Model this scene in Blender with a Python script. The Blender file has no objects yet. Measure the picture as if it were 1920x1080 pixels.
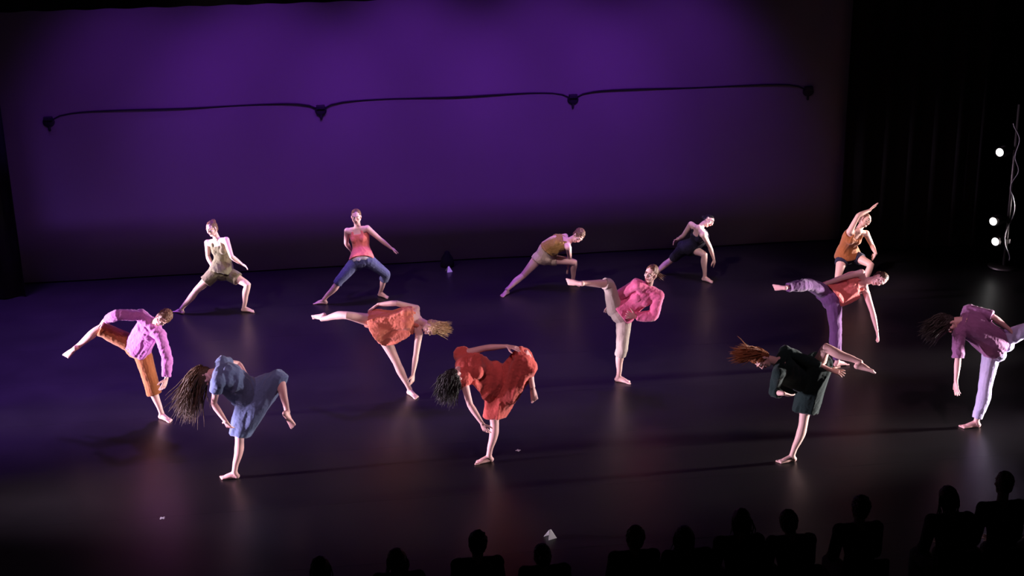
import bpy, bmesh, math, random
import numpy as np
from mathutils import Vector, Matrix, noise
random.seed(4)
S = bpy.context.scene
COL = S.collection
V = Vector

# ------------------------------------------------------------------ camera
YAW, PITCH, ROLL = .1216, .3172, -.0183
cam = bpy.data.cameras.new('camera'); camo = bpy.data.objects.new('camera', cam); COL.objects.link(camo)
fw = V((math.sin(YAW)*math.cos(PITCH), math.cos(YAW)*math.cos(PITCH), -math.sin(PITCH)))
r0 = V((math.cos(YAW), -math.sin(YAW), 0)); u0 = r0.cross(fw)
r1 = r0*math.cos(ROLL)+u0*math.sin(ROLL); u1 = -r0*math.sin(ROLL)+u0*math.cos(ROLL)
m = Matrix((r1, u1, -fw)).transposed().to_4x4(); m.translation = V((0, -22.9607, 7.04))
camo.matrix_world = m
cam.sensor_width = 36; cam.lens = 36*2600/1920; cam.clip_end = 200
S.camera = camo

# ------------------------------------------------------------------ world, exposure, lights
S.view_settings.view_transform = 'Standard'; S.view_settings.look = 'None'
S.view_settings.gamma = 1; S.view_settings.use_curve_mapping = False
S.view_settings.exposure = 0
w = bpy.data.worlds.new('dark_house'); S.world = w; w.use_nodes = True
w.node_tree.nodes['Background'].inputs[0].default_value = (.8, .75, .85, 1)
w.node_tree.nodes['Background'].inputs[1].default_value = .004

def spot(name, loc, target, watts, color, size=60, blend=1., radius=.1):
    l = bpy.data.lights.new(name, 'SPOT'); l.energy = watts; l.color = color
    l.spot_size = math.radians(size); l.spot_blend = blend; l.shadow_soft_size = radius
    o = bpy.data.objects.new(name, l); COL.objects.link(o); o.location = loc
    o.rotation_euler = (V(target)-V(loc)).to_track_quat('-Z', 'Y').to_euler()
    return o
PURPLE = (.30, .040, .86)
for x, k in ((-3.2, .48), (-1.2, .85), (1.2, .95), (3.5, .85), (5.5, .62)):      # cyclorama floods
    spot('cyclorama_flood', (x, -3.0, 6.3), (x, 0, 2.0), 440*k, (.31, .05, .86), 64, 1., .3)
LAV = (1., .74, 1.); WARM = (1., .86, .86)
for y, k, sz in ((-8.4, 1., 30), (-5.9, 1., 26), (-2.2, 1.5, 14)):                # booms in the left wing
    for z in (.4, 1.05):
        spot('left_boom_light', (-8.6, y, z), (2., y-(.3 if y > -3 else 0), 1.15), 4700*k, LAV, sz, .7, .12)
for y, k, sz in ((-8.4, 1., 28), (-5.9, 1., 24), (-2.3, 1.5, 14)):                # booms in the right wing
    for z in (.4, 1.05):
        spot('right_boom_light', (12.6, y, z), (3., y-(.2 if y > -3 else 0), 1.15), 4700*k, WARM, sz, .7, .12)
for x in (-2.5, .5, 3.5, 6.5):                                                    # high front wash
    spot('front_wash_light', (x-.3, -13, 8.6), (x, -6.4, .4), 1200, (1., .56, .72), 30, 1., .3)
for x in (-1.2, .9, 3.2, 5.6, 7.8):                                                    # high wash for the back row
    spot('front_wash_light', (x-.3, -6, 8.8), (x, -2.6, .6), 1300, (1., .60, .80), 22, 1., .3)
for x, y in ((-1.55, -2.1), (.5, -1.8), (3.5, -1.8), (5.75, -1.9), (7.9, -2.8)):   # fill spots added to lift the back row, from high downstage left and right
    spot('back_row_fill', (x-3.2, y-4.2, 5.6), (x, y-.15, .75), 800, (1., .78, .88), 15, .8, .2)
    spot('back_row_fill', (x+3.2, y-4.2, 5.6), (x, y-.15, .75), 450, (1., .74, .80), 15, .8, .2)
for x, k in ((-5.6, 3.2), (-2.8, 2.), (0, 1.), (2.6, .9), (5., .6)):                   # purple down light over the upstage floor
    spot('down_light', (x, -1.6, 8.6), (x, -3.2, 0), 1400*k, (.33, .11, 1.), 56, 1., .3)

# ------------------------------------------------------------------ materials
MATS = {}
def mat(name, col, rough=.8, spec=.3, bump=0., bscale=30., emit=None, estr=0., sheen=0., var=0., metal=0., sss=0.):
    if name in MATS: return MATS[name]
    mt = bpy.data.materials.new(name); mt.use_nodes = True; nt = mt.node_tree; b = nt.nodes['Principled BSDF']
    b.inputs['Base Color'].default_value = (*col, 1); b.inputs['Roughness'].default_value = rough
    b.inputs['Specular IOR Level'].default_value = spec; b.inputs['Metallic'].default_value = metal
    b.inputs['Sheen Weight'].default_value = sheen
    if sss: b.inputs['Subsurface Weight'].default_value = sss; b.inputs['Subsurface Radius'].default_value = (.02, .008, .004)
    if emit: b.inputs['Emission Color'].default_value = (*emit, 1); b.inputs['Emission Strength'].default_value = estr
    tc = nt.nodes.new('ShaderNodeTexCoord')
    if bump:
        n = nt.nodes.new('ShaderNodeTexNoise'); n.inputs['Scale'].default_value = bscale; n.inputs['Detail'].default_value = 5
        bp = nt.nodes.new('ShaderNodeBump'); bp.inputs['Strength'].default_value = bump; bp.inputs['Distance'].default_value = .02
        nt.links.new(tc.outputs['Object'], n.inputs['Vector']); nt.links.new(n.outputs[0], bp.inputs['Height']); nt.links.new(bp.outputs[0], b.inputs['Normal'])
    if var:
        n = nt.nodes.new('ShaderNodeTexNoise'); n.inputs['Scale'].default_value = bscale*.3; n.inputs['Detail'].default_value = 4
        mx = nt.nodes.new('ShaderNodeMix'); mx.data_type = 'RGBA'
        mx.inputs[6].default_value = (*[c*(1-var) for c in col], 1); mx.inputs[7].default_value = (*[min(1, c*(1+var)) for c in col], 1)
        nt.links.new(tc.outputs['Object'], n.inputs['Vector']); nt.links.new(n.outputs[0], mx.inputs[0]); nt.links.new(mx.outputs[2], b.inputs['Base Color'])
    MATS[name] = mt
    return mt

# ------------------------------------------------------------------ mesh helpers
class MB:
    def __init__(s): s.v = []; s.f = []
    def ring_loft(s, rings, cap=True):
        n = len(rings[0]); b = len(s.v)
        for r in rings: s.v += [tuple(p) for p in r]
        for i in range(len(rings)-1):
            for k in range(n):
                a = b+i*n+k; c = b+i*n+(k+1) % n
                s.f.append((a, c, c+n, a+n))
        if cap:
            s.f.append(tuple(b+k for k in range(n))[::-1]); e = b+(len(rings)-1)*n
            s.f.append(tuple(e+k for k in range(n)))
    def tube(s, pts, rad, side=None, n=12, round_ends=True):
        """loft through pts; rad = r or (half width along side, half depth)"""
        pts = [V(p) for p in pts]; rad = [(r, r) if not isinstance(r, tuple) else r for r in rad]
        if round_ends:
            d0 = (pts[0]-pts[1]).normalized(); d1 = (pts[-1]-pts[-2]).normalized()
            r_a, r_b = rad[0], rad[-1]; q0 = []; q1 = []
            for c, k in ((.97, .3), (.55, .85)):
                pass
            pre = [(pts[0]+d0*min(r_a)*math.sin(t), (r_a[0]*math.cos(t), r_a[1]*math.cos(t))) for t in (1.45, 1.0, .5)]
            post = [(pts[-1]+d1*min(r_b)*math.sin(t), (r_b[0]*math.cos(t), r_b[1]*math.cos(t))) for t in (.5, 1.0, 1.45)]
            pts = [p for p, _ in pre]+pts+[p for p, _ in post]; rad = [r for _, r in pre]+rad+[r for _, r in post]
        rings = []; prev = None
        for i, p in enumerate(pts):
            t = (pts[min(i+1, len(pts)-1)]-pts[max(i-1, 0)]).normalized()
            if side is None: sv = prev if prev else (V((0, 0, 1)) if abs(t.z) < .9 else V((1, 0, 0)))
            elif callable(side): sv = side(i/(len(pts)-1))
            else: sv = V(side)
            sv = sv-t*sv.dot(t)
            if sv.length < 1e-4: sv = t.orthogonal()
            sv.normalize(); prev = sv; dv = t.cross(sv)
            rings.append([p+sv*(rad[i][0]*math.cos(2*math.pi*k/n))+dv*(rad[i][1]*math.sin(2*math.pi*k/n)) for k in range(n)])
        s.ring_loft(rings)
    def ell(s, c, ax, r, n=14, m_=8):
        """ellipsoid: centre, three axes, three radii"""
        c = V(c); a0, a1, a2 = [V(a).normalized() for a in ax]; rings = []
        for i in range(m_+1):
            t = math.pi*(i+.08*(i == 0)-.08*(i == m_))/m_
            rings.append([c+a2*(r[2]*math.cos(t))+(a0*(r[0]*math.cos(2*math.pi*k/n))+a1*(r[1]*math.sin(2*math.pi*k/n)))*math.sin(t) for k in range(n)])
        s.ring_loft(rings)
    def box(s, lo, hi, M=None):
        b = len(s.v); x0, y0, z0 = lo; x1, y1, z1 = hi
        q = [(x0, y0, z0), (x1, y0, z0), (x1, y1, z0), (x0, y1, z0), (x0, y0, z1), (x1, y0, z1), (x1, y1, z1), (x0, y1, z1)]
        s.v += [tuple(M @ V(p)) if M else p for p in q]
        s.f += [tuple(b+i for i in f) for f in ((0, 3, 2, 1), (4, 5, 6, 7), (0, 1, 5, 4), (1, 2, 6, 5), (2, 3, 7, 6), (3, 0, 4, 7))]
    def hull(s, pts):
        bm = bmesh.new()
        for p in pts: bm.verts.new(p)
        r = bmesh.ops.convex_hull(bm, input=bm.verts)
        bmesh.ops.delete(bm, geom=[g for g in r['geom_interior'] if isinstance(g, bmesh.types.BMVert)], context='VERTS')
        bm.verts.index_update(); b = len(s.v); bm.verts.ensure_lookup_table()
        s.v += [tuple(v.co) for v in bm.verts]; s.f += [tuple(b+v.index for v in f.verts) for f in bm.faces]; bm.free()
    def mesh(s, name):
        me = bpy.data.meshes.new(name); me.from_pydata(s.v, [], s.f); me.update()
        bm = bmesh.new(); bm.from_mesh(me); bmesh.ops.recalc_face_normals(bm, faces=bm.faces); bm.to_mesh(me); bm.free()
        return me
    def obj(s, name, material, parent=None, origin=None, smooth=True, bevel=0):
        return link(name, s.mesh(name), material, parent, origin, smooth, bevel)
    def skin(s, name, material, parent=None, origin=None, voxel=.006, smooth=3, ratio=.5, fold=None):
        """fuse the pieces into one continuous surface"""
        me = s.mesh(name); o = bpy.data.objects.new('tmp', me); COL.objects.link(o)
        md = o.modifiers.new('r', 'REMESH'); md.mode = 'VOXEL'; md.voxel_size = voxel
        if smooth: md = o.modifiers.new('s', 'SMOOTH'); md.factor = .5; md.iterations = smooth
        dg = bpy.context.evaluated_depsgraph_get(); m2 = bpy.data.meshes.new_from_object(o.evaluated_get(dg))
        if fold: fold(m2)
        if ratio < 1:
            o.modifiers.clear(); o.data = m2; md = o.modifiers.new('d', 'DECIMATE'); md.ratio = ratio
            dg = bpy.context.evaluated_depsgraph_get(); m3 = bpy.data.meshes.new_from_object(o.evaluated_get(dg)); m2 = m3
        bpy.data.objects.remove(o); m2.name = name
        return link(name, m2, material, parent, origin, True)
def link(name, me, material, parent=None, origin=None, smooth=True, bevel=0):
    me.materials.clear(); me.materials.append(material)
    if smooth: me.polygons.foreach_set('use_smooth', [True]*len(me.polygons))
    o = bpy.data.objects.new(name, me); COL.objects.link(o)
    if parent is not None:
        o.parent = parent
        me.transform(Matrix.Translation(-wloc(parent)))
    elif origin is not None:
        me.transform(Matrix.Translation(-V(origin))); o.location = origin
    if bevel: md = o.modifiers.new('bevel', 'BEVEL'); md.width = bevel; md.segments = 2; md.limit_method = 'ANGLE'
    return o
def wloc(o):
    p = V(o.location)
    while o.parent: o = o.parent; p = p+o.location
    return p
def tag(o, label=None, cat=None, group=None, kind=None):
    for k, v in (('label', label), ('category', cat), ('group', group), ('kind', kind)):
        if v: o[k] = v
    return o
def empty(name, loc, **k):
    o = bpy.data.objects.new(name, None); o.location = loc; o.empty_display_size = .1; COL.objects.link(o)
    return tag(o, **k)
def lerp(a, b, t): return a*(1-t)+b*t

# ------------------------------------------------------------------ the stage
def floor_mat():
    mt = bpy.data.materials.new('black_dance_floor'); mt.use_nodes = True; nt = mt.node_tree; b = nt.nodes['Principled BSDF']
    tc = nt.nodes.new('ShaderNodeTexCoord')
    n = nt.nodes.new('ShaderNodeTexNoise'); n.inputs['Scale'].default_value = 1.3; n.inputs['Detail'].default_value = 6
    nt.links.new(tc.outputs['Object'], n.inputs['Vector'])
    mr = nt.nodes.new('ShaderNodeMapRange'); mr.inputs[3].default_value = .30; mr.inputs[4].default_value = .44
    nt.links.new(n.outputs[0], mr.inputs[0]); nt.links.new(mr.outputs[0], b.inputs['Roughness'])
    cr = nt.nodes.new('ShaderNodeValToRGB'); cr.color_ramp.elements[0].color = (.009, .008, .010, 1); cr.color_ramp.elements[1].color = (.016, .014, .016, 1)
    nt.links.new(n.outputs[0], cr.inputs[0]); nt.links.new(cr.outputs[0], b.inputs['Base Color'])
    n2 = nt.nodes.new('ShaderNodeTexNoise'); n2.inputs['Scale'].default_value = 60
    bp = nt.nodes.new('ShaderNodeBump'); bp.inputs['Strength'].default_value = .05; bp.inputs['Distance'].default_value = .01
    nt.links.new(tc.outputs['Object'], n2.inputs['Vector']); nt.links.new(n2.outputs[0], bp.inputs['Height']); nt.links.new(bp.outputs[0], b.inputs['Normal'])
    b.inputs['Specular IOR Level'].default_value = .45
    return mt
FLOOR = floor_mat()
fl = MB(); fl.box((-13, -23.5, -.2), (16, 2.2, 0)); floor = fl.obj('floor', FLOOR, smooth=False); tag(floor, kind='structure')
# marley strips laid side by side: each a long panel 1.6 m wide
for k in range(8):
    y1 = -.55-k*1.4; mbx = MB(); mbx.box((-9.5, y1-1.3985, .0), (12.6, y1, .003)); mbx.obj('floor_panel', FLOOR, floor, smooth=False)
BLACK = mat('black_wall_paint', (.012, .011, .012), .9, .2)
VEL = mat('black_velour', (.010, .009, .011), .95, .1, bump=.2, bscale=200, sheen=.02)
def wall(name, lo, hi):
    b = MB(); b.box(lo, hi); return tag(b.obj(name, BLACK, smooth=False), kind='structure')
wall('wall_back', (-13, 2.0, 0), (16, 2.2, 9.5)); wall('wall_left', (-13.2, -23.5, 0), (-13, 2.2, 9.5)); wall('wall_right', (16, -23.5, 0), (16.2, 2.2, 9.5))
wall('ceiling', (-13, -23.5, 9.5), (16, 2.2, 9.7))

def cloth_panel(x0, x1, z0, z1, y, amp, wl, material, name, parent=None, th=.012, ny=2, seed=0):
    """hanging pleated cloth with thickness, in the plane y"""
    n = max(8, int((x1-x0)/wl*8)); b = MB(); rows = []
    for j in range(ny+1):
        z = z0+(z1-z0)*j/ny
        rows.append([(x0+(x1-x0)*i/n, y+amp*math.sin(i/8*2*math.pi+.6*noise.noise(V((i*.11, j*.4, seed))))*(1.15-.3*j/ny), z) for i in range(n+1)])
    for off in (0, th):
        base = len(b.v)
        for r in rows: b.v += [(p[0], p[1]+off, p[2]) for p in r]
        for j in range(ny):
            for i in range(n):
                a = base+j*(n+1)+i; f = (a, a+1, a+n+2, a+n+1); b.f.append(f if off == 0 else f[::-1])
    N = (n+1)*(ny+1)
    def edge(ids):
        for a, c in zip(ids, ids[1:]): b.f.append((a, c, c+N, a+N))
    edge(list(range(n+1))[::-1]); edge([ny*(n+1)+i for i in range(n+1)]); edge([j*(n+1) for j in range(ny+1)]); edge([j*(n+1)+n for j in range(ny+1)][::-1])
    return b.obj(name, material, parent)

CYC = mat('cyclorama_cloth', (.30, .285, .31), .95, .1, bump=.15, bscale=3, var=.06)
cyc = cloth_panel(-6.4, 9.4, .02, 6.6, 0, .012, 2.6, CYC, 'backdrop', ny=6)
tag(cyc, 'wide pale cyclorama cloth glowing purple behind the dancers', 'backdrop')
# black masking: borders above, legs at the sides
bd = cloth_panel(-9.5, 12.5, 4.98, 9.0, -4.4, .05, .5, VEL, 'border_curtain', seed=2)
tag(bd, 'black velour border hanging along the top of the purple backdrop', 'curtain')
for (x0, x1, y, lab, s_) in ((-7.6, -5.25, -.75, 'black velour leg curtain hanging at the left edge of the backdrop', 3),
                         (8.45, 10.9, -.75, 'black velour leg curtain at the right edge of the backdrop', 4),
                         (9.3, 11.6, -3.3, 'black velour leg curtain downstage of the rust top dancer at right', 5)):
    if y < -3: x0, x1 = 11.6, 13.4
    o = cloth_panel(x0, x1, .02, 7.2, y, .06, .42, VEL, 'leg_curtain', seed=s_, ny=3); tag(o, lab, 'curtain')

# pipe slung across the backdrop with dark clamps
IRON = mat('black_iron', (.03, .02, .045), .6, .3)
kn = [(-4.70, 2.73), (-.33, 2.735), (3.90, 2.745), (8.01, 2.72)]
root = empty('rigging_line', (kn[0][0], -.014, 0), label='thin black cable strung across the purple backdrop in three spans', cat='cable')
for (xa, za), (xb, zb) in zip(kn, kn[1:]):
    b = MB(); pts = []
    for i in range(25):
        t = i/24; e = min(t, 1-t); z = lerp(za, zb, t)+.135*(1-math.exp(-e*24))-.0*e+.02*math.sin(t*9)*e
        pts.append((lerp(xa, xb, t), -.014, z))
    b.tube(pts, [.012]*25, n=8); b.obj('cable_span', IRON, root)
for i, (x, z) in enumerate(kn):
    c = empty('tmp', (0, 0, 0)); bpy.data.objects.remove(c)
    b = MB(); b.ell((x, -.014, z-.01), ((1, 0, 0), (0, 1, 0), (0, 0, 1)), (.10, .035, .085), 16, 10); b.box((x-.07, -.075, z+.02), (x+.07, .0, z+.085))
    k = b.skin('clamp', IRON, root, voxel=.01, smooth=2, ratio=.6)
    b = MB(); b.tube([(x, -.014, z-.14), (x, -.014, z-.05)], [.022, .022], n=8); b.obj('bolt', IRON, k)
    b = MB(); b.tube([(x, -.014, z-.01), (x, .0, z-.01)], [.018, .018], n=8); b.obj('bracket', IRON, k)

# lighting boom in the right wing
STEEL = mat('worn_black_steel', (.05, .045, .045), .45, .5, metal=.6)
LENS = mat('lit_lens', (1, 1, 1), .3, .5, emit=(1., .97, .95), estr=3)
CABLE = mat('grey_cable', (.12, .12, .13), .5, .5)
bx, by = 10.82, -2.08
boom = empty('lighting_boom', (bx, by, 0), label='black upright lighting boom with three lit lamps in the right wing', cat='stage light')
b = MB(); b.tube([(bx, by, .02), (bx, by, .05)], [.26, .25], n=28, round_ends=False); b.obj('base_plate', STEEL, boom, bevel=.005)
b = MB(); b.tube([(bx, by, .05), (bx, by, 2.75)], [.026, .026], n=14, round_ends=False); b.obj('pole', STEEL, boom)
b = MB(); pts = []
for i in range(60):
    t = i/59; a = t*17+math.sin(t*11)
    pts.append((bx+.055*math.cos(a)+.04*math.sin(t*23)*(.4+t), by-.06-.02*math.sin(a), .15+2.3*t))
b.tube(pts, [.010]*60, n=6); b.obj('power_cable', CABLE, boom)
for (lx, lz) in ((-.25, 1.98), (-.25, .82), (-.18, .47)):
    c = V((bx+lx, by, lz)); d = V((-.80, -.58, .02)).normalized(); up = V((0, 0, 1)); sd = d.cross(up).normalized()
    b = MB(); b.tube([c-d*.30, c-d*.24, c-d*.12, c-d*.10, c+d*.0, c+d*.005], [.05, .085, .09, .07, .075, .085], n=20, round_ends=False)
    h = b.obj('lamp_housing', STEEL, boom)
    b = MB(); b.ell(c+d*.022, (sd, up, d), (.066, .066, .02), 20, 8); b.obj('lens', LENS, h)
    b = MB(); q = c-d*.1
    b.tube([q+sd*.10, q+sd*.10-up*.02+V((.1, 0, 0))*.4, V((bx, by, lz))+sd*.04], [.010, .010, .012], n=8)
    b.tube([q-sd*.10, q-sd*.10+V((.04, 0, 0)), V((bx, by, lz))-sd*.04], [.010, .010, .012], n=8)
    b.obj('yoke', STEEL, h)
    b = MB(); b.box((bx-.045, by-.045, lz-.04), (bx+.045, by+.045, lz+.04)); b.obj('clamp', STEEL, boom, smooth=False, bevel=.008)

# bits of tape and card lying on the floor
WH = mat('white_tape', (.75, .72, .8), .7, .3)
def tape(x, y, r, lab, fold=False):
    M = Matrix.Translation((x, y, .0035)) @ Matrix.Rotation(r, 4, 'Z'); b = MB()
    if not fold: b.box((-.03, -.009, 0), (.03, .009, .002), M); b.box((-.009, -.03, 0), (.009, .03, .0021), M)
    else:
        for sgn in (-1, 1): b.hull([M @ V(p) for p in ((-.05, sgn*.05, 0), (.05, sgn*.05, 0), (.05, sgn*.048, 0), (-.05, sgn*.048, 0), (-.012, 0, .09), (.012, 0, .09), (0, sgn*.003, .088))])
    tag(b.obj('folded_card' if fold else 'spike_mark', WH, origin=(x, y, .0035), smooth=False), lab, 'card' if fold else 'tape mark')
tape(1.66, -.60, .3, 'small folded white card upstage at the foot of the purple backdrop', True)
tape(-2.18, -8.98, .8, 'small white tape cross downstage left near the blue dress dancer')
tape(1.88, -7.89, .1, 'small white tape cross on the floor beside the red dress dancer')
tape(1.93, -10.08, .4, 'little folded white card standing at the front edge of the floor', True)
b = MB(); b.tube([(1.66, -.30, .05), (1.66, -.30, .16), (1.66, -.30, .24)], [.12, .10, .05], n=18, round_ends=True)
o = b.obj('sandbag', mat('dark_canvas', (.006, .005, .008), .9, .1), origin=(1.66, -.30, 0)); tag(o, 'dark canvas sandbag at the foot of the backdrop behind the small white card', 'sandbag')
bpy.data.objects['sandbag'].location.z = -.01

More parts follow.
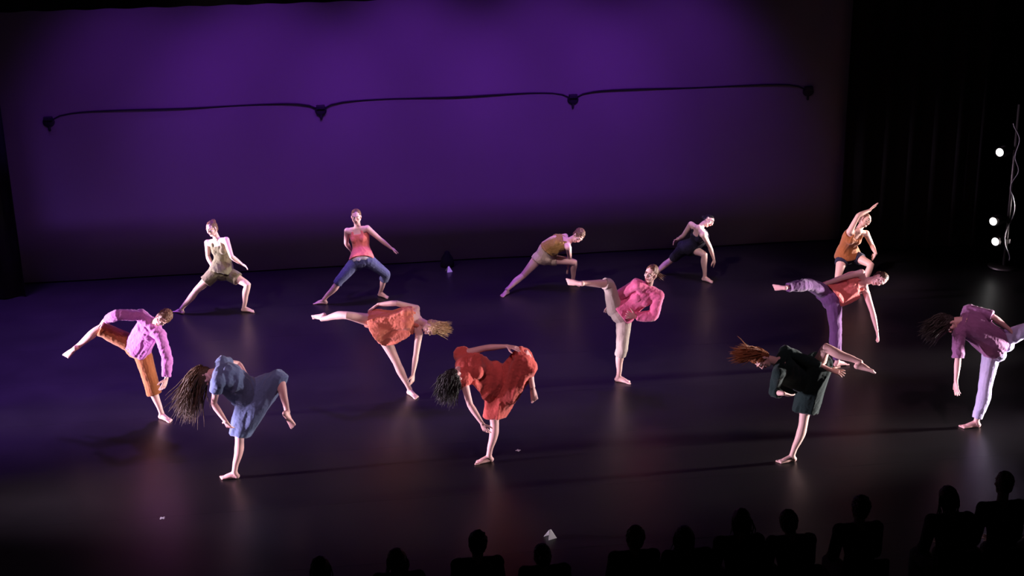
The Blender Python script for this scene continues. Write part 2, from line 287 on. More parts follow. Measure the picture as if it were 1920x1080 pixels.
POSES = {
    'magenta': (1.019, {'P': (-2.7, -6.17, 0.99), 'M': (-2.559, -6.225, 1.187), 'N': (-2.455, -6.388, 1.365), 'H': (-2.31, -6.498, 1.457), 'LS': (-2.366, -6.442, 1.219), 'LE': (-2.296, -6.527, 0.947), 'LW': (-2.322, -6.607, 0.708), 'LT': (-2.393, -6.625, 0.545), 'RS': (-2.589, -6.349, 1.465), 'RE': (-2.84, -6.468, 1.529), 'RW': (-3.02, -6.332, 1.423), 'RT': (-3.124, -6.21, 1.344), 'LH': (-2.649, -6.158, 0.903), 'LK': (-2.577, -6.158, 0.483), 'LA': (-2.483, -6.209, 0.085), 'LF': (-2.347, -6.333, 0.022), 'RH': (-2.783, -6.122, 1.024), 'RK': (-3.14, -6.133, 1.253), 'RA': (-3.454, -6.08, 0.999), 'RF': (-3.585, -6.003, 0.879)}),
    'blue': (1.01, {'P': (-1.231, -7.941, 0.977), 'M': (-1.329, -8.058, 1.169), 'N': (-1.515, -8.112, 1.343), 'H': (-1.697, -8.062, 1.274), 'LS': (-1.536, -8.255, 1.258), 'LE': (-1.607, -8.206, 0.989), 'LW': (-1.477, -8.318, 0.81), 'LT': (-1.438, -8.227, 0.664), 'RS': (-1.498, -7.945, 1.375), 'RE': (-1.339, -7.736, 1.271), 'RW': (-1.244, -7.96, 1.224), 'RT': (-1.241, -7.862, 1.077), 'LH': (-1.283, -7.965, 0.893), 'LK': (-1.368, -8.039, 0.482), 'LA': (-1.451, -8.108, 0.085), 'LF': (-1.632, -8.091, 0.022), 'RH': (-1.197, -7.849, 0.997), 'RK': (-0.854, -8.008, 1.179), 'RA': (-0.796, -8.191, 0.823), 'RF': (-0.709, -8.151, 0.657)}),
    'green_gold': (0.998, {'P': (-1.969, -2.055, 0.672), 'M': (-1.947, -1.969, 0.904), 'N': (-1.995, -1.962, 1.152), 'H': (-2.07, -1.993, 1.335), 'LS': (-1.86, -2.066, 1.166), 'LE': (-1.788, -2.209, 0.937), 'LW': (-1.656, -2.084, 0.774), 'LT': (-1.544, -2.215, 0.748), 'RS': (-2.156, -1.936, 1.101), 'RE': (-2.181, -1.827, 0.845), 'RW': (-2.114, -2.049, 0.765), 'RT': (-2.067, -1.954, 0.626), 'LH': (-1.904, -1.996, 0.623), 'LK': (-1.574, -2.188, 0.466), 'LA': (-1.668, -2.11, 0.085), 'LF': (-1.499, -2.169, 0.022), 'RH': (-2.067, -2.065, 0.655), 'RK': (-2.379, -2.096, 0.386), 'RA': (-2.636, -2.042, 0.085), 'RF': (-2.758, -1.913, 0.022)}),
    'coral_jeans': (0.999, {'P': (0.2, -1.933, 0.707), 'M': (0.194, -1.809, 0.918), 'N': (0.164, -1.771, 1.168), 'H': (0.146, -1.815, 1.362), 'LS': (0.307, -1.865, 1.183), 'LE': (0.503, -1.847, 0.985), 'LW': (0.667, -1.783, 0.815), 'LT': (0.778, -1.681, 0.727), 'RS': (-0.003, -1.767, 1.13), 'RE': (-0.035, -1.626, 0.891), 'RW': (0.042, -1.473, 0.716), 'RT': (0.152, -1.386, 0.611), 'LH': (0.277, -1.996, 0.709), 'LK': (0.572, -1.921, 0.43), 'LA': (0.469, -1.749, 0.085), 'LF': (0.598, -1.873, 0.022), 'RH': (0.107, -1.947, 0.674), 'RK': (-0.183, -2.035, 0.39), 'RA': (-0.43, -1.966, 0.085), 'RF': (-0.601, -1.916, 0.022)}),
    'orange': (1.013, {'P': (0.364, -5.862, 0.95), 'M': (0.584, -5.932, 1.036), 'N': (0.84, -5.958, 1.057), 'H': (0.996, -6.055, 0.969), 'LS': (0.845, -6.018, 0.893), 'LE': (0.789, -6.12, 0.631), 'LW': (0.736, -6.202, 0.401), 'LT': (0.714, -6.181, 0.226), 'RS': (0.829, -5.82, 1.161), 'RE': (0.575, -5.88, 1.275), 'RW': (0.343, -5.8, 1.242), 'RT': (0.204, -5.744, 1.149), 'LH': (0.375, -5.844, 0.85), 'LK': (0.541, -5.898, 0.462), 'LA': (0.696, -5.936, 0.085), 'LF': (0.791, -6.093, 0.022), 'RH': (0.299, -5.825, 1.018), 'RK': (-0.071, -5.95, 1.173), 'RA': (-0.394, -5.731, 1.065), 'RF': (-0.552, -5.643, 0.999)}),
    'red': (1.017, {'P': (1.619, -8.019, 1.007), 'M': (1.438, -8.115, 1.141), 'N': (1.227, -8.2, 1.257), 'H': (1.109, -8.345, 1.176), 'LS': (1.227, -8.047, 1.338), 'LE': (1.494, -8.107, 1.422), 'LW': (1.739, -8.157, 1.445), 'LT': (1.895, -8.24, 1.428), 'RS': (1.216, -8.3, 1.115), 'RE': (1.272, -8.413, 0.855), 'RW': (1.397, -8.505, 0.656), 'RT': (1.464, -8.465, 0.496), 'LH': (1.708, -8.047, 1.048), 'LK': (1.957, -8.189, 1.358), 'LA': (2.016, -8.226, 0.957), 'LF': (2.04, -8.293, 0.777), 'RH': (1.595, -8.006, 0.908), 'RK': (1.583, -8.085, 0.486), 'RA': (1.501, -8.149, 0.085), 'RF': (1.32, -8.175, 0.022)}),
    'ochre': (0.999, {'P': (3.13, -1.712, 0.525), 'M': (3.253, -1.839, 0.724), 'N': (3.506, -1.872, 0.787), 'H': (3.647, -1.956, 0.9), 'LS': (3.476, -2.029, 0.739), 'LE': (3.525, -1.851, 0.529), 'LW': (3.52, -1.709, 0.329), 'LT': (3.547, -1.602, 0.194), 'RS': (3.476, -1.712, 0.834), 'RE': (3.259, -1.884, 0.875), 'RW': (3.105, -1.74, 0.751), 'RT': (3.065, -1.66, 0.601), 'LH': (3.215, -1.723, 0.474), 'LK': (3.609, -1.858, 0.44), 'LA': (3.607, -1.675, 0.085), 'LF': (3.718, -1.816, 0.022), 'RH': (3.05, -1.768, 0.536), 'RK': (2.771, -1.771, 0.228), 'RA': (2.477, -2.001, 0.085), 'RF': (2.359, -2.135, 0.022)}),
    'pink': (1.022, {'P': (3.54, -5.928, 0.975), 'M': (3.731, -5.922, 1.141), 'N': (3.871, -6.009, 1.342), 'H': (3.891, -6.066, 1.537), 'LS': (4, -6.048, 1.227), 'LE': (3.942, -6.049, 0.947), 'LW': (3.692, -6.046, 0.95), 'LT': (3.56, -6.143, 1.022), 'RS': (3.711, -6.058, 1.404), 'RE': (3.524, -5.926, 1.232), 'RW': (3.435, -5.769, 1.059), 'RT': (3.365, -5.683, 0.919), 'LH': (3.58, -5.889, 0.89), 'LK': (3.528, -6.01, 0.487), 'LA': (3.5, -5.943, 0.085), 'LF': (3.656, -6.041, 0.022), 'RH': (3.454, -5.899, 1.022), 'RK': (3.348, -6.006, 1.419), 'RA': (2.967, -6.137, 1.488), 'RF': (2.808, -6.026, 1.49)}),
    'navy': (0.996, {'P': (5.53, -1.665, 0.506), 'M': (5.664, -1.78, 0.685), 'N': (5.655, -1.888, 0.92), 'H': (5.817, -1.796, 0.99), 'LS': (5.678, -2.037, 0.836), 'LE': (5.811, -1.958, 0.604), 'LW': (5.895, -1.904, 0.382), 'LT': (5.941, -1.846, 0.224), 'RS': (5.54, -1.762, 0.942), 'RE': (5.445, -1.632, 0.714), 'RW': (5.398, -1.429, 0.588), 'RT': (5.281, -1.558, 0.589), 'LH': (5.57, -1.577, 0.491), 'LK': (5.728, -1.958, 0.478), 'LA': (5.759, -1.888, 0.085), 'LF': (5.874, -2.024, 0.022), 'RH': (5.441, -1.701, 0.521), 'RK': (5.31, -1.419, 0.248), 'RA': (4.99, -1.591, 0.085), 'RF': (4.863, -1.715, 0.022)}),
    'rust': (1.006, {'P': (7.899, -2.648, 0.534), 'M': (7.88, -2.681, 0.785), 'N': (7.964, -2.796, 1), 'H': (8.098, -2.735, 1.137), 'LS': (8.115, -2.761, 0.934), 'LE': (8.258, -2.673, 0.708), 'LW': (8.235, -2.909, 0.639), 'LT': (8.243, -2.773, 0.528), 'RS': (7.806, -2.856, 1.005), 'RE': (7.938, -2.832, 1.257), 'RW': (8.161, -2.738, 1.305), 'RT': (8.253, -2.793, 1.445), 'LH': (7.986, -2.595, 0.528), 'LK': (8.148, -2.974, 0.478), 'LA': (8.022, -2.96, 0.085), 'LF': (8.128, -2.816, 0.022), 'RH': (7.806, -2.615, 0.515), 'RK': (7.635, -2.918, 0.283), 'RA': (7.55, -3.259, 0.085), 'RF': (7.431, -3.394, 0.022)}),
    'coral_purple': (1.002, {'P': (6.469, -5.782, 0.985), 'M': (6.683, -5.723, 1.105), 'N': (6.919, -5.785, 1.176), 'H': (7.091, -5.88, 1.217), 'LS': (6.952, -5.79, 1.009), 'LE': (7.01, -5.92, 0.766), 'LW': (7.05, -6.009, 0.54), 'LT': (7.064, -6.073, 0.376), 'RS': (6.842, -5.849, 1.316), 'RE': (6.57, -5.83, 1.252), 'RW': (6.357, -5.761, 1.148), 'RT': (6.211, -5.74, 1.05), 'LH': (6.501, -5.793, 0.891), 'LK': (6.541, -5.828, 0.478), 'LA': (6.559, -5.906, 0.085), 'LF': (6.73, -5.857, 0.022), 'RH': (6.406, -5.711, 1.022), 'RK': (6.094, -5.904, 1.217), 'RA': (5.734, -6.077, 1.247), 'RF': (5.649, -5.911, 1.207)}),
    'green': (1.019, {'P': (5.205, -8.613, 0.985), 'M': (4.971, -8.66, 1.061), 'N': (4.784, -8.678, 1.244), 'H': (4.588, -8.696, 1.299), 'LS': (4.748, -8.828, 1.162), 'LE': (4.734, -8.725, 0.897), 'LW': (4.78, -8.958, 0.974), 'LT': (4.917, -8.88, 0.892), 'RS': (4.904, -8.591, 1.338), 'RE': (5.146, -8.703, 1.233), 'RW': (5.367, -8.805, 1.163), 'RT': (5.531, -8.876, 1.129), 'LH': (5.199, -8.57, 0.893), 'LK': (5.138, -8.653, 0.475), 'LA': (4.997, -8.718, 0.085), 'LF': (4.813, -8.73, 0.022), 'RH': (5.267, -8.604, 1.061), 'RK': (5.305, -8.79, 1.439), 'RA': (5.648, -8.965, 1.296), 'RF': (5.829, -9.03, 1.262)}),
    'mauve': (1.057, {'P': (7.713, -8.054, 1.047), 'M': (7.534, -8.071, 1.225), 'N': (7.312, -8, 1.373), 'H': (7.105, -8.002, 1.329), 'LS': (7.231, -8.066, 1.215), 'LE': (7.193, -8.178, 0.935), 'LW': (7.149, -8.266, 0.685), 'LT': (7.142, -8.338, 0.511), 'RS': (7.428, -7.876, 1.432), 'RE': (7.633, -8.089, 1.414), 'RW': (7.832, -8.14, 1.257), 'RT': (7.965, -8.131, 1.128), 'LH': (7.677, -8.055, 0.946), 'LK': (7.61, -8.099, 0.506), 'LA': (7.517, -8.148, 0.085), 'LF': (7.325, -8.132, 0.022), 'RH': (7.806, -8.016, 1.078), 'RK': (8.092, -8.245, 1.319), 'RA': (8.492, -8.336, 1.217), 'RF': (8.67, -8.339, 1.125)}),
}

# ------------------------------------------------------------------ people
SKIN = {k: mat('skin_'+k, c, .5, .35, bump=.04, bscale=60, var=.05, sss=.08) for k, c in dict(fair=(.80, .52, .46), tan=(.62, .38, .30), rosy=(.78, .46, .44)).items()}
EYEW = mat('eye_white', (.8, .78, .76), .25, .5); IRIS = mat('dark_iris', (.03, .02, .015), .2, .5); LIP = mat('lips', (.45, .13, .13), .4, .4)
ANK = 'LA RA'
def cr(p0, p1, p2, t):   # quadratic through three points at t = 0, .5, 1
    return p0*((1-t)*(1-2*t))+p1*(4*t*(1-t))+p2*(t*(2*t-1))
SEC = [(-.16, .085, .08), (-.04, .150, .112), (.08, .152, .115), (.25, .135, .10), (.42, .118, .088), (.60, .128, .098), (.74, .142, .105), (.86, .142, .092), (.95, .115, .07), (1.02, .07, .055)]
def sec(t):
    for a, b_ in zip(SEC, SEC[1:]):
        if t <= b_[0] or b_ is SEC[-1]:
            k = max(0, min(1, (t-a[0])/(b_[0]-a[0]))); return lerp(a[1], b_[1], k), lerp(a[2], b_[2], k)
ARM = [(0, .050), (.3, .045), (.7, .039), (1., .035), (1.25, .038), (1.6, .031), (1.9, .024), (2., .023)]
LEG = [(0, .088), (.15, .087), (.4, .076), (.75, .060), (1., .052), (1.12, .051), (1.32, .055), (1.6, .043), (1.85, .033), (2., .032)]
def prof(P_, t):
    for a, b_ in zip(P_, P_[1:]):
        if t <= b_[0]: return lerp(a[1], b_[1], (t-a[0])/(b_[0]-a[0]))
    return P_[-1][1]

class Body:
    def __init__(s, scale, J, face=(0, -1, 0), build=1.):
        s.k = scale; s.J = {k: V(v) for k, v in J.items()}; j = s.J; s.b = build
        s.hx = (j['LH']-j['RH']).normalized(); s.sx = (j['LS']-j['RS']).normalized()
        s.P = (j['LH']+j['RH'])/2; s.N = j['N']*.5+(j['LS']+j['RS'])*.25; s.M = j['M']
        s.low = s.P-(s.M-s.P).normalized()*.08
        s.up = (s.N-s.P).normalized()
        s.front = s.sx.cross(s.N-s.M).normalized(); s.hfront = s.hx.cross(s.M-s.P).normalized()
        U = (j['H']-s.N).normalized(); F_ = V(face).normalized(); F_ = (F_-U*F_.dot(U)).normalized()
        U = (U*.8+s.up*.0+V(face).cross(V((0, 0, 0)))*0).normalized()
        s.F = F_; s.U = U; s.R = F_.cross(U).normalized(); s.H = j['H']
    def sp(s, t): return cr(s.P, s.M, s.N, t)
    def lat(s, t): return (s.hx*(1-t)+s.sx*t).normalized()
    def torso(s, b, t0=.02, t1=1.02, inf=0., n=12, flare=0., bust=True, ends=True, seg=24):
        ts = [lerp(t0, t1, i/n) for i in range(n+1)]; pts = [s.sp(t) for t in ts]; rad = []
        for t in ts:
            a, d = sec(t); f = flare*max(0, (.35-t)) ; rad.append(((a*s.b+inf+f)*s.k, (d*s.b+inf+f)*s.k))
        b.tube(pts, rad, side=lambda q: s.lat(max(0, min(1, lerp(t0, t1, q)))), n=seg, round_ends=ends)
        if bust and t1 > .7 and t0 < .6:
            for sg in (-1, 1):
                c = s.sp(.70)+(s.front*.062+s.sx*sg*.062)*s.k
                b.ell(c, (s.sx, s.sp(.8)-s.sp(.6), s.front), ((.055+inf)*s.k, (.056+inf)*s.k, (.052+inf)*s.k))
    def seat(s, b, inf=0.):
        for sg in (-1, 1):
            c = s.P+(s.hx*sg*.072-s.hfront*.048-(s.M-s.P).normalized()*.03)*s.k
            r = (.082+inf)*s.k; b.ell(c, (s.hx, s.hfront, s.up), (r, r, r*1.05))
    def chain(s, kind, sd):
        j = s.J; return [j[sd+c] for c in ('SEW' if kind == 'arm' else 'HKA')]
    def limb(s, b, kind, sd, t0=0., t1=2., inf=0., loose=0., n=14, ends=True, seg=16):
        """fraction 0..1 first bone, 1..2 second"""
        A, B_, C_ = s.chain(kind, sd); P_ = ARM if kind == 'arm' else LEG; pts = []; rad = []
        # calf / knee offsets
        off = V((0, 0, 0))
        if kind == 'leg':
            fd = (s.J[sd+'F']-C_); ax = (C_-B_).normalized(); off = -(fd-ax*fd.dot(ax)); off = off.normalized() if off.length > .01 else V((0, 0, 0))
        N_ = max(3, int((t1-t0)*n))
        for i in range(N_+1):
            t = lerp(t0, t1, i/N_); q = (A.lerp(B_, t) if t <= 1 else B_.lerp(C_, t-1))
            if abs(t-1) < .12: q = q.lerp((A.lerp(B_, .88)+B_.lerp(C_, .12))/2, .25)
            if t > 1: q = q+off*(.016*math.sin(min(1, (t-1)/.75)*math.pi))*s.k
            r = (prof(P_, t)*lerp(1, s.b, .6)+inf+loose*min(t, 1.)*(1+.0*t))*s.k; pts.append(q); rad.append(r)
        b.tube(pts, rad, n=seg, round_ends=ends)
    def deltoid(s, b, inf=0.):
        for sd in 'LR':
            S_ = s.J[sd+'S']; r = (.052+inf)*s.k
            b.tube([s.sp(.80), s.sp(.86).lerp(S_, .55), S_], [(.06+inf)*s.k, (.058+inf)*s.k, r], n=14)
            b.tube([s.sp(.99), S_.lerp(s.N, .3)], [(.045+inf)*s.k, (.044+inf)*s.k], n=12)
    def hand(s, b, sd, curl=.35):
        W, T = s.J[sd+'W'], s.J[sd+'T']; h = (T-W).normalized(); k = s.k
        nrm = (s.P-W); nrm = nrm-h*nrm.dot(h)
        nrm = nrm.normalized() if nrm.length > .02 else h.orthogonal()
        sdv = (nrm.cross(h) if sd == 'L' else h.cross(nrm)).normalized()      # towards the thumb
        b.tube([W-h*.01*k, W+h*.03*k, W+h*.065*k, W+h*.092*k], [(.026*k, .019*k), (.034*k, .017*k), (.041*k, .015*k), (.040*k, .012*k)], side=sdv, n=14)
        for i, (o, L, sp) in enumerate(((.031, .072, .20), (.0105, .082, .06), (-.0105, .077, -.08), (-.030, .060, -.24))):
            p = W+(h*.086+sdv*o)*k; d = (h+sdv*sp).normalized(); pts = [p]; c = curl*(.25+.12*i)
            for q, fr in enumerate((.45, .30, .25)):
                d = (d*math.cos(c)+nrm*math.sin(c)).normalized(); p = p+d*L*fr*k; pts.append(p)
            b.tube(pts, [.0100*k, .0095*k, .0088*k, .0075*k], n=10)
        p = W+(h*.025+sdv*.026)*k; pts = [p]; d = (h*.62+sdv*.75+nrm*.25).normalized()
        for L in (.038, .030, .024):
            p = p+d*L*k; pts.append(p); d = (d+h*.35).normalized()
        b.tube(pts, [.0135*k, .012*k, .0105*k, .0085*k], n=10)
    def foot(s, b, sd):
        A, K, T = s.J[sd+'A'], s.J[sd+'K'], s.J[sd+'F']; k = s.k
        planted = A.z < .1 and T.z < .04
        if planted: dn = V((0, 0, -1))
        else:
            ax = (A-K).normalized(); f0 = (T-A).normalized(); dn = ax-f0*ax.dot(f0); dn = dn.normalized() if dn.length > .05 else f0.orthogonal()
        f = T-(A+dn*.060*k); f = (f-dn*f.dot(dn)) ; L = min(max(f.length, .15), .21); f.normalize()
        sole = A+dn*.083*k if not planted else V((A.x, A.y, .001))
        sx = f.cross(-dn).normalized(); med = sx if sd == 'L' else -sx
        def pt(a, h, m_=0.): return sole+f*a*k-dn*h*k+med*m_*k
        b.ell(pt(-.022, .032), (f, sx, dn), (.036*k, .032*k, .032*k))
        b.tube([A, pt(-.012, .05)], [.034*k, .032*k], n=12)
        b.tube([pt(-.02, .032), pt(.03, .032), pt(.08, .026), pt(L-.045, .018)], [(.029*k, .030*k), (.030*k, .030*k), (.038*k, .024*k), (.044*k, .016*k)], side=sx, n=16)
        b.tube([pt(-.005, .07), pt(.04, .055), pt(.10, .034)], [.030*k, .026*k, .022*k], n=12)
        for i in range(5):
            m_ = .031-.0155*i; r = .0125 if i == 0 else .0092-.0004*i; e = L-.004-.006*i-(.004 if i > 2 else 0)
            b.tube([pt(L-.055, .015, m_*.95), pt(e-.008, max(.011, r), m_*1.08)], [r*1.05*k, r*k], n=10)
    def head(s, b):
        k = s.k*.95; H, F_, U, R_ = s.H, s.F, s.U, s.R; ax = (R_, F_, U)
        def q(r, f, u): return H+(R_*r+F_*f+U*u)*k
        b.tube([s.sp(.96), s.sp(1.0)+(q(0, -.02, -.05)-s.sp(1.0))*.5, q(0, -.012, -.05)], [(.056*s.k), (.049*s.k), (.050*s.k)], n=16)
        b.ell(q(0, -.012, .025), ax, (.073*k, .093*k, .092*k), 24, 14)
        b.ell(q(0, .022, -.040), ax, (.056*k, .062*k, .068*k), 20, 12)
        b.ell(q(0, .050, -.092), ax, (.026*k, .028*k, .022*k))                  # chin
        for sg in (-1, 1):
            b.tube([q(sg*.056, -.01, -.045), q(sg*.022, .055, -.088)], [.020*k, .018*k], n=10)   # jaw
            b.ell(q(sg*.040, .056, -.018), ax, (.022*k, .020*k, .020*k))                          # cheek
            b.ell(q(sg*.077, -.008, -.002), ax, (.009*k, .018*k, .030*k))                         # ear
            b.tube([q(sg*.012, .080, .036), q(sg*.046, .064, .034)], [.010*k, .008*k], n=8)       # brow ridge
        b.tube([q(0, .078, .030), q(0, .092, .006), q(0, .104, -.018)], [.009*k, .010*k, .0125*k], n=10)
        for sg in (-1, 1): b.ell(q(sg*.011, .092, -.022), ax, (.009*k, .010*k, .008*k))
        b.ell(q(0, .078, -.052), ax, (.024*k, .012*k, .012*k))                  # mouth mound
        s.q = q; s.kh = k; s.ax = ax
    def face(s, parent):
        q, k, ax = s.q, s.kh, s.ax
        for sg in (-1, 1):
            b = MB(); b.ell(q(sg*.031, .0735, .013), ax, (.0145*k, .012*k, .0095*k), 14, 8); e = b.obj('eye', EYEW, parent)
            b = MB(); b.ell(q(sg*.031, .0825, .013), ax, (.006*k, .0045*k, .006*k), 12, 6); b.obj('iris', IRIS, e)
            b = MB(); b.tube([q(sg*.014, .092, .036), q(sg*.032, .088, .041), q(sg*.050, .070, .036)], [(.0045*k, .003*k)]*3, n=8); b.obj('eyebrow', s.hairm, parent)
        b = MB(); b.tube([q(-.023, .080, -.053), q(-.008, .090, -.050), q(.008, .090, -.050), q(.023, .080, -.053)], [.003*k, .0055*k, .0055*k, .003*k], n=8)
        b.tube([q(-.019, .081, -.058), q(0, .088, -.061), q(.019, .081, -.058)], [.003*k, .006*k, .003*k], n=8); b.obj('lips', LIP, parent)
    def hair(s, parent, style, flow=None, fat=1., length=.3, count=60, seed=1, spread_=.26):
        q, k, ax = s.q, s.kh, s.ax; rnd = random.Random(seed); b = MB()
        z_ = 1.07 if style in ('short', 'loose') else 1.; b.ell(q(0, -.030, .036), ax, (.081*k*z_, .096*k*z_, .095*k*z_), 24, 14)
        b.ell(q(0, -.045, -.02), ax, (.070*k, .068*k, .070*k), 20, 12)
        if style == 'bun':
            b.ell(q(0, -.105, .085), ax, (.040*k, .038*k, .038*k)); b.tube([q(0, -.08, .07), q(0, -.10, .08)], [.03*k, .03*k])
        if style == 'lowbun': b.ell(q(0, -.125, .0), ax, (.042*k, .038*k, .040*k))
        if style == 'loose' and flow is not None:
            fv = V(flow).normalized(); p = q(0, -.02, .03); b.tube([p, p+fv*length*.28, p+fv*length*.62], [.078*k*fat, .075*k*fat, .03*k*fat], n=14)
        def fold(me):
            for v in me.vertices:
                n_ = noise.noise(V(v.co)*55)*(.012 if style == 'short' else .006)+noise.noise(V(v.co)*140)*.002; v.co = v.co+v.normal*n_
        h = b.skin('hair', s.hairm, parent, voxel=.007, smooth=2, ratio=.5, fold=fold)
        if flow is not None:
            b = MB(); fv = V(flow).normalized(); root_ = q(0, -.07, .02) if style == 'tail' else q(0, -.01, .03)
            for i in range(count):
                if style == 'tail': p = root_+V([rnd.uniform(-.015, .015) for _ in range(3)]); spread = .16
                else:
                    dvec = V([rnd.gauss(0, 1) for _ in range(3)]).normalized()
                    if dvec.dot(s.F) > .25 and fat < 1.2: dvec = dvec-s.F*1.2*dvec.dot(s.F); dvec.normalize()
                    if dvec.dot(s.U) < -.2: dvec = dvec-s.U*1.5*dvec.dot(s.U); dvec.normalize()
                    p = q(0, -.02, .03)+fat*(ax[0]*dvec.dot(ax[0])*.075+ax[1]*dvec.dot(ax[1])*.09+ax[2]*dvec.dot(ax[2])*.088)*k; spread = spread_
                L = length*rnd.uniform(.65, 1.1); d = (fv+V([rnd.gauss(0, spread) for _ in range(3)])*.6).normalized()
                side_ = V([rnd.gauss(0, 1) for _ in range(3)])*.028*L; pts = []; rad = []
                out = (p-q(0, -.02, .03)); out = out.normalized()*.02 if out.length > .01 else V((0, 0, 0))
                for t in (0, .15, .35, .6, .85, 1.):
                    pts.append(p+out*math.sin(min(1, t*2)*math.pi)+d*L*t+side_*math.sin(t*5)+V((0, 0, -.06*L*t*t))); rad.append((.008*(1-.85*t*t)*k, .004*(1-.8*t)*k))
                b.tube(pts, rad, n=6)
            tag(b.obj('hair_locks', s.hairm, h), kind='stuff')
    def sag(s, b, drop, t0, t1, inf):
        pts = []
        for i in range(6):
            t = lerp(t0, t1, i/5); a, d = sec(t); c = s.sp(t); l = s.lat(t); fr = l.cross((s.N-s.P).normalized())
            for sg in (-1, -.5, 0, .5, 1):
                w_ = (a+inf)*s.k*.92; dd = (d+inf)*s.k
                pts.append(c+l*w_*sg+fr*dd*.3)
                pts.append(c+l*w_*sg*.9+fr*dd*(1-.3*abs(sg))+V((0, 0, -drop*math.sin(math.pi*(.15+.7*i/5)))))
        b.hull(pts)
    def ring(s, kind, sd, t, r, n=14, grow=0.):
        A, B_, C_ = s.chain(kind, sd); c = A.lerp(B_, t) if t <= 1 else B_.lerp(C_, t-1); ax = ((B_-A) if t <= 1 else (C_-B_)).normalized()
        x = ax.orthogonal().normalized(); y = ax.cross(x)
        return [c+(x*math.cos(2*math.pi*i/n)+y*math.sin(2*math.pi*i/n))*r*s.k for i in range(n)]

def folds(amp, axis=(0, 0, 1), freq=18., squash=.22, seed=0., fine=.3):
    a = V(axis).normalized()
    def f(me):
        cs = []
        for v in me.vertices:
            c = V(v.co); c = c-a*c.dot(a)*(1-squash); d = noise.noise(c*freq+V((seed, seed*2, 0)))
            d = (1-abs(d)*2.2)*.6+d*.4
            cs.append(v.co+v.normal*(amp*d+amp*fine*noise.noise(V(v.co)*45)))
        for v, c in zip(me.vertices, cs): v.co = c
    return f
def fabric(name, c, sheen=.25, var=.08): return mat(name, c, .85, .2, bump=.25, bscale=120, sheen=sheen, var=var)

def dancer(pose, label, face, skin, haircol, hair, wear, build=1., group='dancers spread across the stage', cat='person'):
    s = Body(*POSES[pose], face=face, build=build); J = s.J
    s.hairm = mat('hair_'+haircol, HAIRC[haircol], .45, .4, bump=.5, bscale=90, var=.35)
    org = [J[a] for a in ('LA', 'RA')]; org = min(org, key=lambda p: p.z); org = V((org.x, org.y, 0))
    b = MB(); s.torso(b); s.seat(b); s.deltoid(b)
    for sd in 'LR':
        s.limb(b, 'arm', sd); s.limb(b, 'leg', sd); s.hand(b, sd); s.foot(b, sd)
    s.head(b)
    body = b.skin('person', SKIN[skin], origin=org, voxel=.0048, smooth=2, ratio=.42)
    tag(body, label, cat, group)
    s.face(body); s.hair(body, **hair)
    for g in wear: g(s, body)
    return body

# garments: each is one fused, folded piece of cloth over the body
def top(m_, name='tank_top', t0=.02, t1=.87, inf=.014, flare=.0, sleeve=0., loose=.006, amp=.006, straps=True, axis=None, lab=None, sag=0.):
    def g(s, body):
        b = MB(); s.sag(b, sag, t0+.02, min(t1, .78), inf) if sag else None; s.torso(b, t0, t1 if not sleeve else .96, inf, flare=flare, ends=False)
        if sleeve:
            s.deltoid(b, inf)
            for sd in 'LR': s.limb(b, 'arm', sd, 0, sleeve, inf*.8, loose, ends=False); b.ell(s.J[sd+'S'], s.ax, [(.052+inf)*s.k]*3)
        elif straps:
            for sg in (-1, 1):
                o = s.sx*sg*.085*s.k
                b.tube([s.sp(.80)+o+s.front*.085*s.k, s.sp(.93)+o*.95+s.front*.055*s.k, s.sp(1.0)+o*.9, s.sp(.92)+o*.95-s.front*.07*s.k, s.sp(.8)+o-s.front*.085*s.k], [(.022*s.k)]*5, n=8)
        o = b.skin(name, m_, body, voxel=.0065, smooth=3, ratio=.5, fold=folds(amp, axis or (s.N-s.P), 16, .3, len(name)))
        if lab: o['label'] = lab
    return g
def legs(m_, name='trousers', lt=1.9, rt=1.9, inf=.012, loose=.008, amp=.006, lab=None, waist=.14):
    def g(s, body):
        b = MB(); s.torso(b, .0, waist, inf, ends=True, bust=False); s.seat(b, inf)
        for sd, t in (('L', lt), ('R', rt)): s.limb(b, 'leg', sd, 0, t, inf, loose, ends=False); b.ell(s.J[sd+'H'], s.ax, [(.088+inf)*s.k]*3)
        o = b.skin(name, m_, body, voxel=.0065, smooth=3, ratio=.5, fold=folds(amp, (0, 0, 1), 14, .5, 3.))
        if lab: o['label'] = lab
    return g
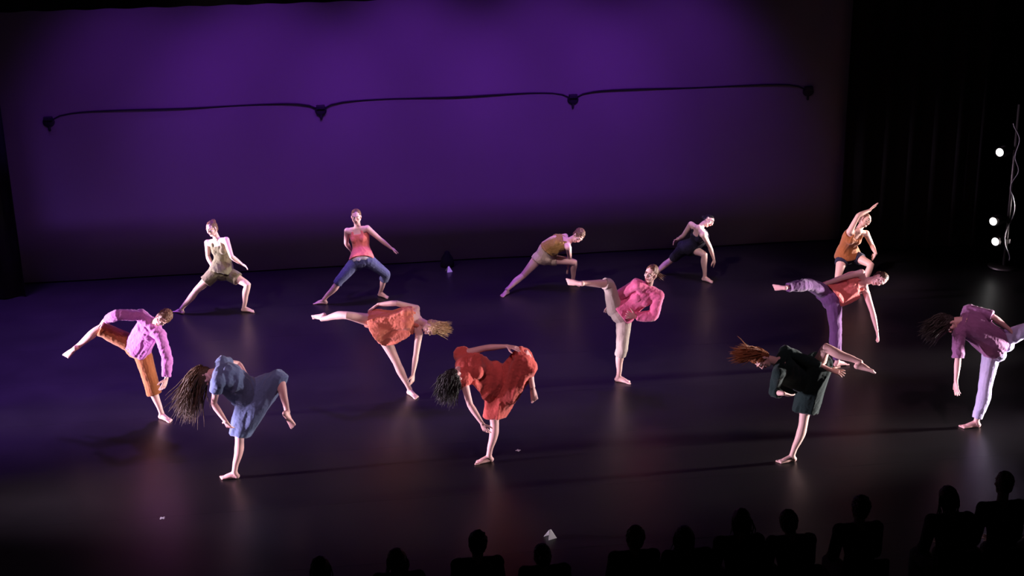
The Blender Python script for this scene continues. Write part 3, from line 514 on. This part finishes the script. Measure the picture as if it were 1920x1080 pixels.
def dress(m_, name='dress', lt=.9, rt=.9, rl=.11, rr=.11, inf=.016, sleeve=0., amp=.016, axis=(0, 0, 1), freq=11., drop=0., straps=True, t1=.86, lab=None, belly=0.):
    def g(s, body):
        b = MB(); s.torso(b, .0, t1 if not sleeve else .96, inf, flare=.05, ends=False); s.seat(b, inf)
        pts = []
        for sd, t, r in (('L', lt, rl), ('R', rt, rr)):
            pts += s.ring('leg', sd, .05, .10); pts += s.ring('leg', sd, t*.5, (.095+r)/2+.01); pts += s.ring('leg', sd, t, r)
            if t > 1: pts += s.ring('leg', sd, 1., max(r, .085)+.012)
        if drop: pts += [V(p)+V((0, 0, -drop)) for p in s.ring('leg', 'L' if lt < rt else 'R', .6, .06)]
        b.hull(pts)
        if belly: s.sag(b, belly, .0, .80, inf)
        if sleeve:
            s.deltoid(b, inf)
            for sd in 'LR': s.limb(b, 'arm', sd, 0, sleeve, inf*.8, .006, ends=False)
        elif straps:
            s_ = MB()
            for sg in (-1, 1):
                o = s.sx*sg*.085*s.k
                b.tube([s.sp(.80)+o+s.front*.085*s.k, s.sp(.93)+o*.95+s.front*.055*s.k, s.sp(1.0)+o*.9, s.sp(.92)+o*.95-s.front*.07*s.k, s.sp(.8)+o-s.front*.085*s.k], [(.026*s.k)]*5, n=8)
        o = b.skin(name, m_, body, voxel=.0075, smooth=5, ratio=.6, fold=folds(amp, axis, freq, .16, 5., .15))
        if lab: o['label'] = lab
    return g
def waistband(m_, t=.06, h=.018, name='belt', inf=.024):
    def g(s, body):
        b = MB(); s.torso(b, t-h*2, t+h*2, inf, n=4, ends=False, bust=False, seg=32); b.obj(name, m_, body)
        b = MB(); c = s.sp(t)+s.hfront*(.115+inf)*s.k; b.ell(c, (s.hx, s.up, s.hfront), (.03, .024, .008)); b.obj('buckle', m_, body)
    return g
HAIRC = dict(brown=(.07, .036, .016), dark=(.018, .012, .010), blond=(.55, .38, .18), auburn=(.25, .085, .03), chestnut=(.16, .075, .045), black=(.008, .006, .006))
F_MAG = fabric('magenta_cloth', (.52, .17, .50)); F_RUSTB = fabric('brown_orange_cloth', (.36, .12, .035))
F_BLUE = fabric('slate_blue_cloth', (.13, .18, .34)); F_OLIVE = fabric('olive_gold_cloth', (.14, .135, .07)); F_DOLIVE = fabric('dark_olive_cloth', (.13, .11, .06))
F_CORAL = fabric('coral_cloth', (.72, .17, .15)); F_JEAN = fabric('blue_denim', (.07, .075, .18)); F_ORG = fabric('orange_peach_cloth', (.86, .26, .16))
F_SHORT = fabric('rust_brown_cloth', (.42, .13, .09)); F_RED = fabric('red_cloth', (.66, .11, .09)); F_OCH = fabric('ochre_cloth', (.34, .19, .05)); F_CREAM = fabric('cream_cloth', (.62, .46, .36))
F_PINK = fabric('pink_cloth', (.80, .17, .34)); F_KHAKI = fabric('khaki_cloth', (.50, .43, .36)); F_NAVY = fabric('navy_cloth', (.018, .016, .035), sheen=.05)
F_RTOP = fabric('rust_cloth', (.28, .085, .02)); F_PURP = fabric('purple_cloth', (.13, .05, .17)); F_GREEN = fabric('dark_green_cloth', (.006, .022, .019), sheen=.12)
F_MAUVE = fabric('mauve_cloth', (.30, .12, .28)); F_LAV = fabric('lavender_cloth', (.50, .46, .72)); F_BELT = fabric('pale_belt', (.5, .45, .5))
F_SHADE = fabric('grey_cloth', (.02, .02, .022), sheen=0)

dancer('magenta', 'person in a magenta long-sleeved top and brown-orange trousers tilting over, far left of the stage', (-.3, -.85, -.4), 'rosy', 'chestnut', dict(style='short'),
       [legs(F_RUSTB, lt=1.35, rt=.98, loose=.022, inf=.018), top(F_MAG, 'long_sleeved_top', t0=.0, sleeve=1.9, inf=.024, loose=.008, amp=.011, sag=.06)])
dancer('blue', 'person in a slate-blue dress with long brown hair flung forward, bent over one leg', (.1, -.4, -1), 'rosy', 'brown', dict(style='loose', flow=(-.42, -.2, -.85), fat=1.35, length=.46, count=420, seed=2, spread_=.30),
       [dress(F_BLUE, lt=.93, rt=1.02, rl=.115, rr=.085, axis=(.3, 0, 1), sleeve=.4, inf=.024, amp=.020, belly=.08)])
dancer('green_gold', 'person in an olive-gold top with bare legs in a wide lunge, back row left', (-.62, -.78, .05), 'fair', 'chestnut', dict(style='bun'),
       [legs(F_DOLIVE, 'shorts', lt=.55, rt=.5, inf=.016, loose=.03), top(F_OLIVE, t0=-.02, flare=.10, amp=.009)])
dancer('coral_jeans', 'person in a coral tank top and blue cropped jeans in a wide lunge, back row', (-.15, -1, .05), 'rosy', 'chestnut', dict(style='lowbun'),
       [legs(F_JEAN, 'jeans', lt=1.35, rt=1.12), top(F_CORAL, t0=.0, flare=.10, inf=.018), waistband(F_BELT, t=-.05)])
dancer('orange', 'person in an orange peach top and rust shorts with blond hair, tilting to the right', (-.1, -.65, -.75), 'fair', 'blond', dict(style='loose', flow=(.95, -.1, -.15), length=.17, count=200, seed=3),
       [legs(F_SHORT, 'shorts', lt=.22, rt=.3, inf=.014, loose=.02), top(F_ORG, t0=.0, inf=.036, flare=.20, amp=.014, sag=.15)])
dancer('red', 'person in a full red dress bent double over one leg, front row centre', (.3, -.55, -.8), 'rosy', 'black', dict(style='loose', flow=(-.35, -.15, -.9), fat=1.2, length=.24, count=300, seed=4, spread_=.30),
       [dress(F_RED, lt=1.5, rt=.86, rl=.085, rr=.12, axis=(.25, 0, 1), amp=.034, freq=9., drop=.12, inf=.032, sleeve=.16, belly=.17)])
dancer('ochre', 'person in an ochre top and cream shorts lunging low to the right, back row centre', (.45, -.85, -.2), 'rosy', 'chestnut', dict(style='short'),
       [legs(F_CREAM, 'shorts', lt=.3, rt=.22, inf=.012, loose=.01, waist=.3), top(F_OCH, t0=.30, flare=.25, inf=.02, amp=.008, sag=.07)])
dancer('pink', 'person in a pink long-sleeved shirt and khaki trousers kicking one leg out level', (-.7, -.7, .05), 'fair', 'chestnut', dict(style='tail', flow=(.8, .1, -.6), length=.17, count=40, seed=5),
       [legs(F_KHAKI, lt=1.22, rt=1.18, loose=.012), top(F_PINK, 'long_sleeved_shirt', t0=.0, sleeve=1.92, inf=.026, loose=.012, amp=.009, flare=.05)])
dancer('navy', 'person in a navy top and navy shorts lunging in profile to the right, back row', (.9, -.4, -.05), 'fair', 'black', dict(style='lowbun'),
       [legs(F_NAVY, 'shorts', lt=.5, rt=.85), top(F_NAVY, t0=.0, t1=.80, flare=.05)])
dancer('rust', 'person in a rust-brown top with one bare arm raised overhead, back row far right', (.35, -.9, -.1), 'tan', 'chestnut', dict(style='bun'),
       [legs(F_NAVY, 'shorts', lt=.45, rt=.35, inf=.014, loose=.012), top(F_RTOP, t0=.02, t1=.80, flare=.12, inf=.022, amp=.008)])
dancer('coral_purple', 'person in a coral tank top and purple trousers with one leg held out level', (.0, -.95, -.3), 'rosy', 'brown', dict(style='lowbun'),
       [legs(F_PURP, lt=1.95, rt=1.95, inf=.014, loose=.014, amp=.008), top(F_CORAL, t0=.10, flare=.14, inf=.026, sag=.13)])
dancer('green', 'person in a dark green dress with flying auburn hair, bare leg bent up behind', (.1, -.5, -.9), 'fair', 'auburn', dict(style='loose', flow=(-.88, -.05, .15), length=.26, count=300, seed=6, spread_=.30),
       [dress(F_GREEN, lt=.74, rt=.45, rl=.145, rr=.145, sleeve=1.5, axis=(.5, 0, 1), amp=.018, drop=.17, belly=.12)])
dancer('mauve', 'person in a mauve top and pale lavender trousers folding forward at the right edge', (.1, -.4, -.9), 'rosy', 'dark', dict(style='loose', flow=(-.8, -.1, -.45), fat=1.2, length=.24, count=260, seed=7, spread_=.30),
       [legs(F_LAV, lt=1.9, rt=1.9, inf=.012, loose=.012, amp=.007), top(F_MAUVE, t0=.0, sleeve=.95, sag=.05, inf=.024, loose=.015, amp=.010, flare=.05)])

# ------------------------------------------------------------------ front row of the audience, seen from behind as dark shapes
SEATM = mat('black_upholstery', (.012, .010, .012), .9, .15, bump=.2, bscale=60)
AY = -12.25
AUD = [(-1.95, 1.02, 'short', 0), (-.40, 1.14, 'loose', 1), (.27, 1.16, 'loose', 2), (.96, 1.27, 'short', 3), (1.55, 1.10, 'lowbun', 4), (2.35, 1.20, 'short', 0), (2.83, 1.16, 'loose', 5),
       (3.30, 1.29, 'loose', 1), (3.78, 1.24, 'short', 2), (4.40, 1.33, 'short', 3), (5.26, 1.36, 'loose', 4), (5.74, 1.47, 'bun', 5), (6.30, 1.15, 'short', 0)]
ADESC = ['far left', 'second from left', 'with loose hair, third from left', 'below the red dress dancer', 'beside the folded white card', 'low and half hidden right of the card',
         'below the pink shirt dancer', 'below and left of the green dress dancer', 'directly below the green dress dancer', 'below and right of the green dress dancer', 'with loose hair second from right',
         'tallest with a bun below the mauve dancer', 'cropped at the right corner']
proto = None
def theatre_seat(x):
    r = empty('theatre_seat', (x, AY, 0)); 
    b = MB(); b.box((x-.205, AY-.22, .40), (x+.205, AY+.24, .47)); b.obj('seat', SEATM, r, bevel=.02)
    b = MB(); b.box((x-.205, AY-.30, .47), (x+.205, AY-.24, .86)); b.obj('backrest', SEATM, r, bevel=.02)
    for sx in (-.19, .19):
        for sy in (-.24, .2): b = MB(); b.tube([(x+sx, AY+sy, .0), (x+sx, AY+sy, .41)], [.014, .014], n=8, round_ends=False); b.obj('leg', STEEL, r)
    return r
for i, ((x, top_, st, k), ds) in enumerate(zip(AUD, ADESC)):
    if proto is None: r = proto = theatre_seat(x)
    else:
        r = proto.copy(); COL.objects.link(r); r.location.x = x
        for c in proto.children: c2 = c.copy(); COL.objects.link(c2); c2.parent = r
    tag(r, 'black upholstered chair of the audience member '+ds, 'chair', 'black chairs of the front audience row')
    h = top_-.105; z = lambda v: .47+(v-.47)*(h-.47)/(1.17-.47)
    J = dict(P=(x, AY-.08, .56), M=(x, AY-.09, z(.80)), N=(x, AY-.03, z(1.02)), H=(x+.02*math.sin(i*3), AY+.02, h))
    for sd, sg in (('L', -1), ('R', 1)):
        J[sd+'S'] = (x+sg*.17, AY-.02, z(1.0)); J[sd+'E'] = (x+sg*.20, AY+.03, z(.74)); J[sd+'W'] = (x+sg*.13, AY+.24, .66); J[sd+'T'] = (x+sg*.08, AY+.38, .62)
        J[sd+'H'] = (x+sg*.09, AY-.06, .56); J[sd+'K'] = (x+sg*.11, AY+.36, .54); J[sd+'A'] = (x+sg*.11, AY+.38, .085); J[sd+'F'] = (x+sg*.12, AY+.55, .022)
    POSES['aud'] = (1., J)
    s = Body(1., J, face=(0, 1, 0)); hc = ['black', 'dark', 'brown'][i % 3]; s.hairm = mat('hair_'+hc, HAIRC[hc], .45, .4, bump=.5, bscale=90, var=.35)
    b = MB(); s.torso(b, bust=False); s.seat(b); s.deltoid(b)
    for sd in 'LR': s.limb(b, 'arm', sd); s.limb(b, 'leg', sd); s.hand(b, sd); s.foot(b, sd)
    s.head(b)
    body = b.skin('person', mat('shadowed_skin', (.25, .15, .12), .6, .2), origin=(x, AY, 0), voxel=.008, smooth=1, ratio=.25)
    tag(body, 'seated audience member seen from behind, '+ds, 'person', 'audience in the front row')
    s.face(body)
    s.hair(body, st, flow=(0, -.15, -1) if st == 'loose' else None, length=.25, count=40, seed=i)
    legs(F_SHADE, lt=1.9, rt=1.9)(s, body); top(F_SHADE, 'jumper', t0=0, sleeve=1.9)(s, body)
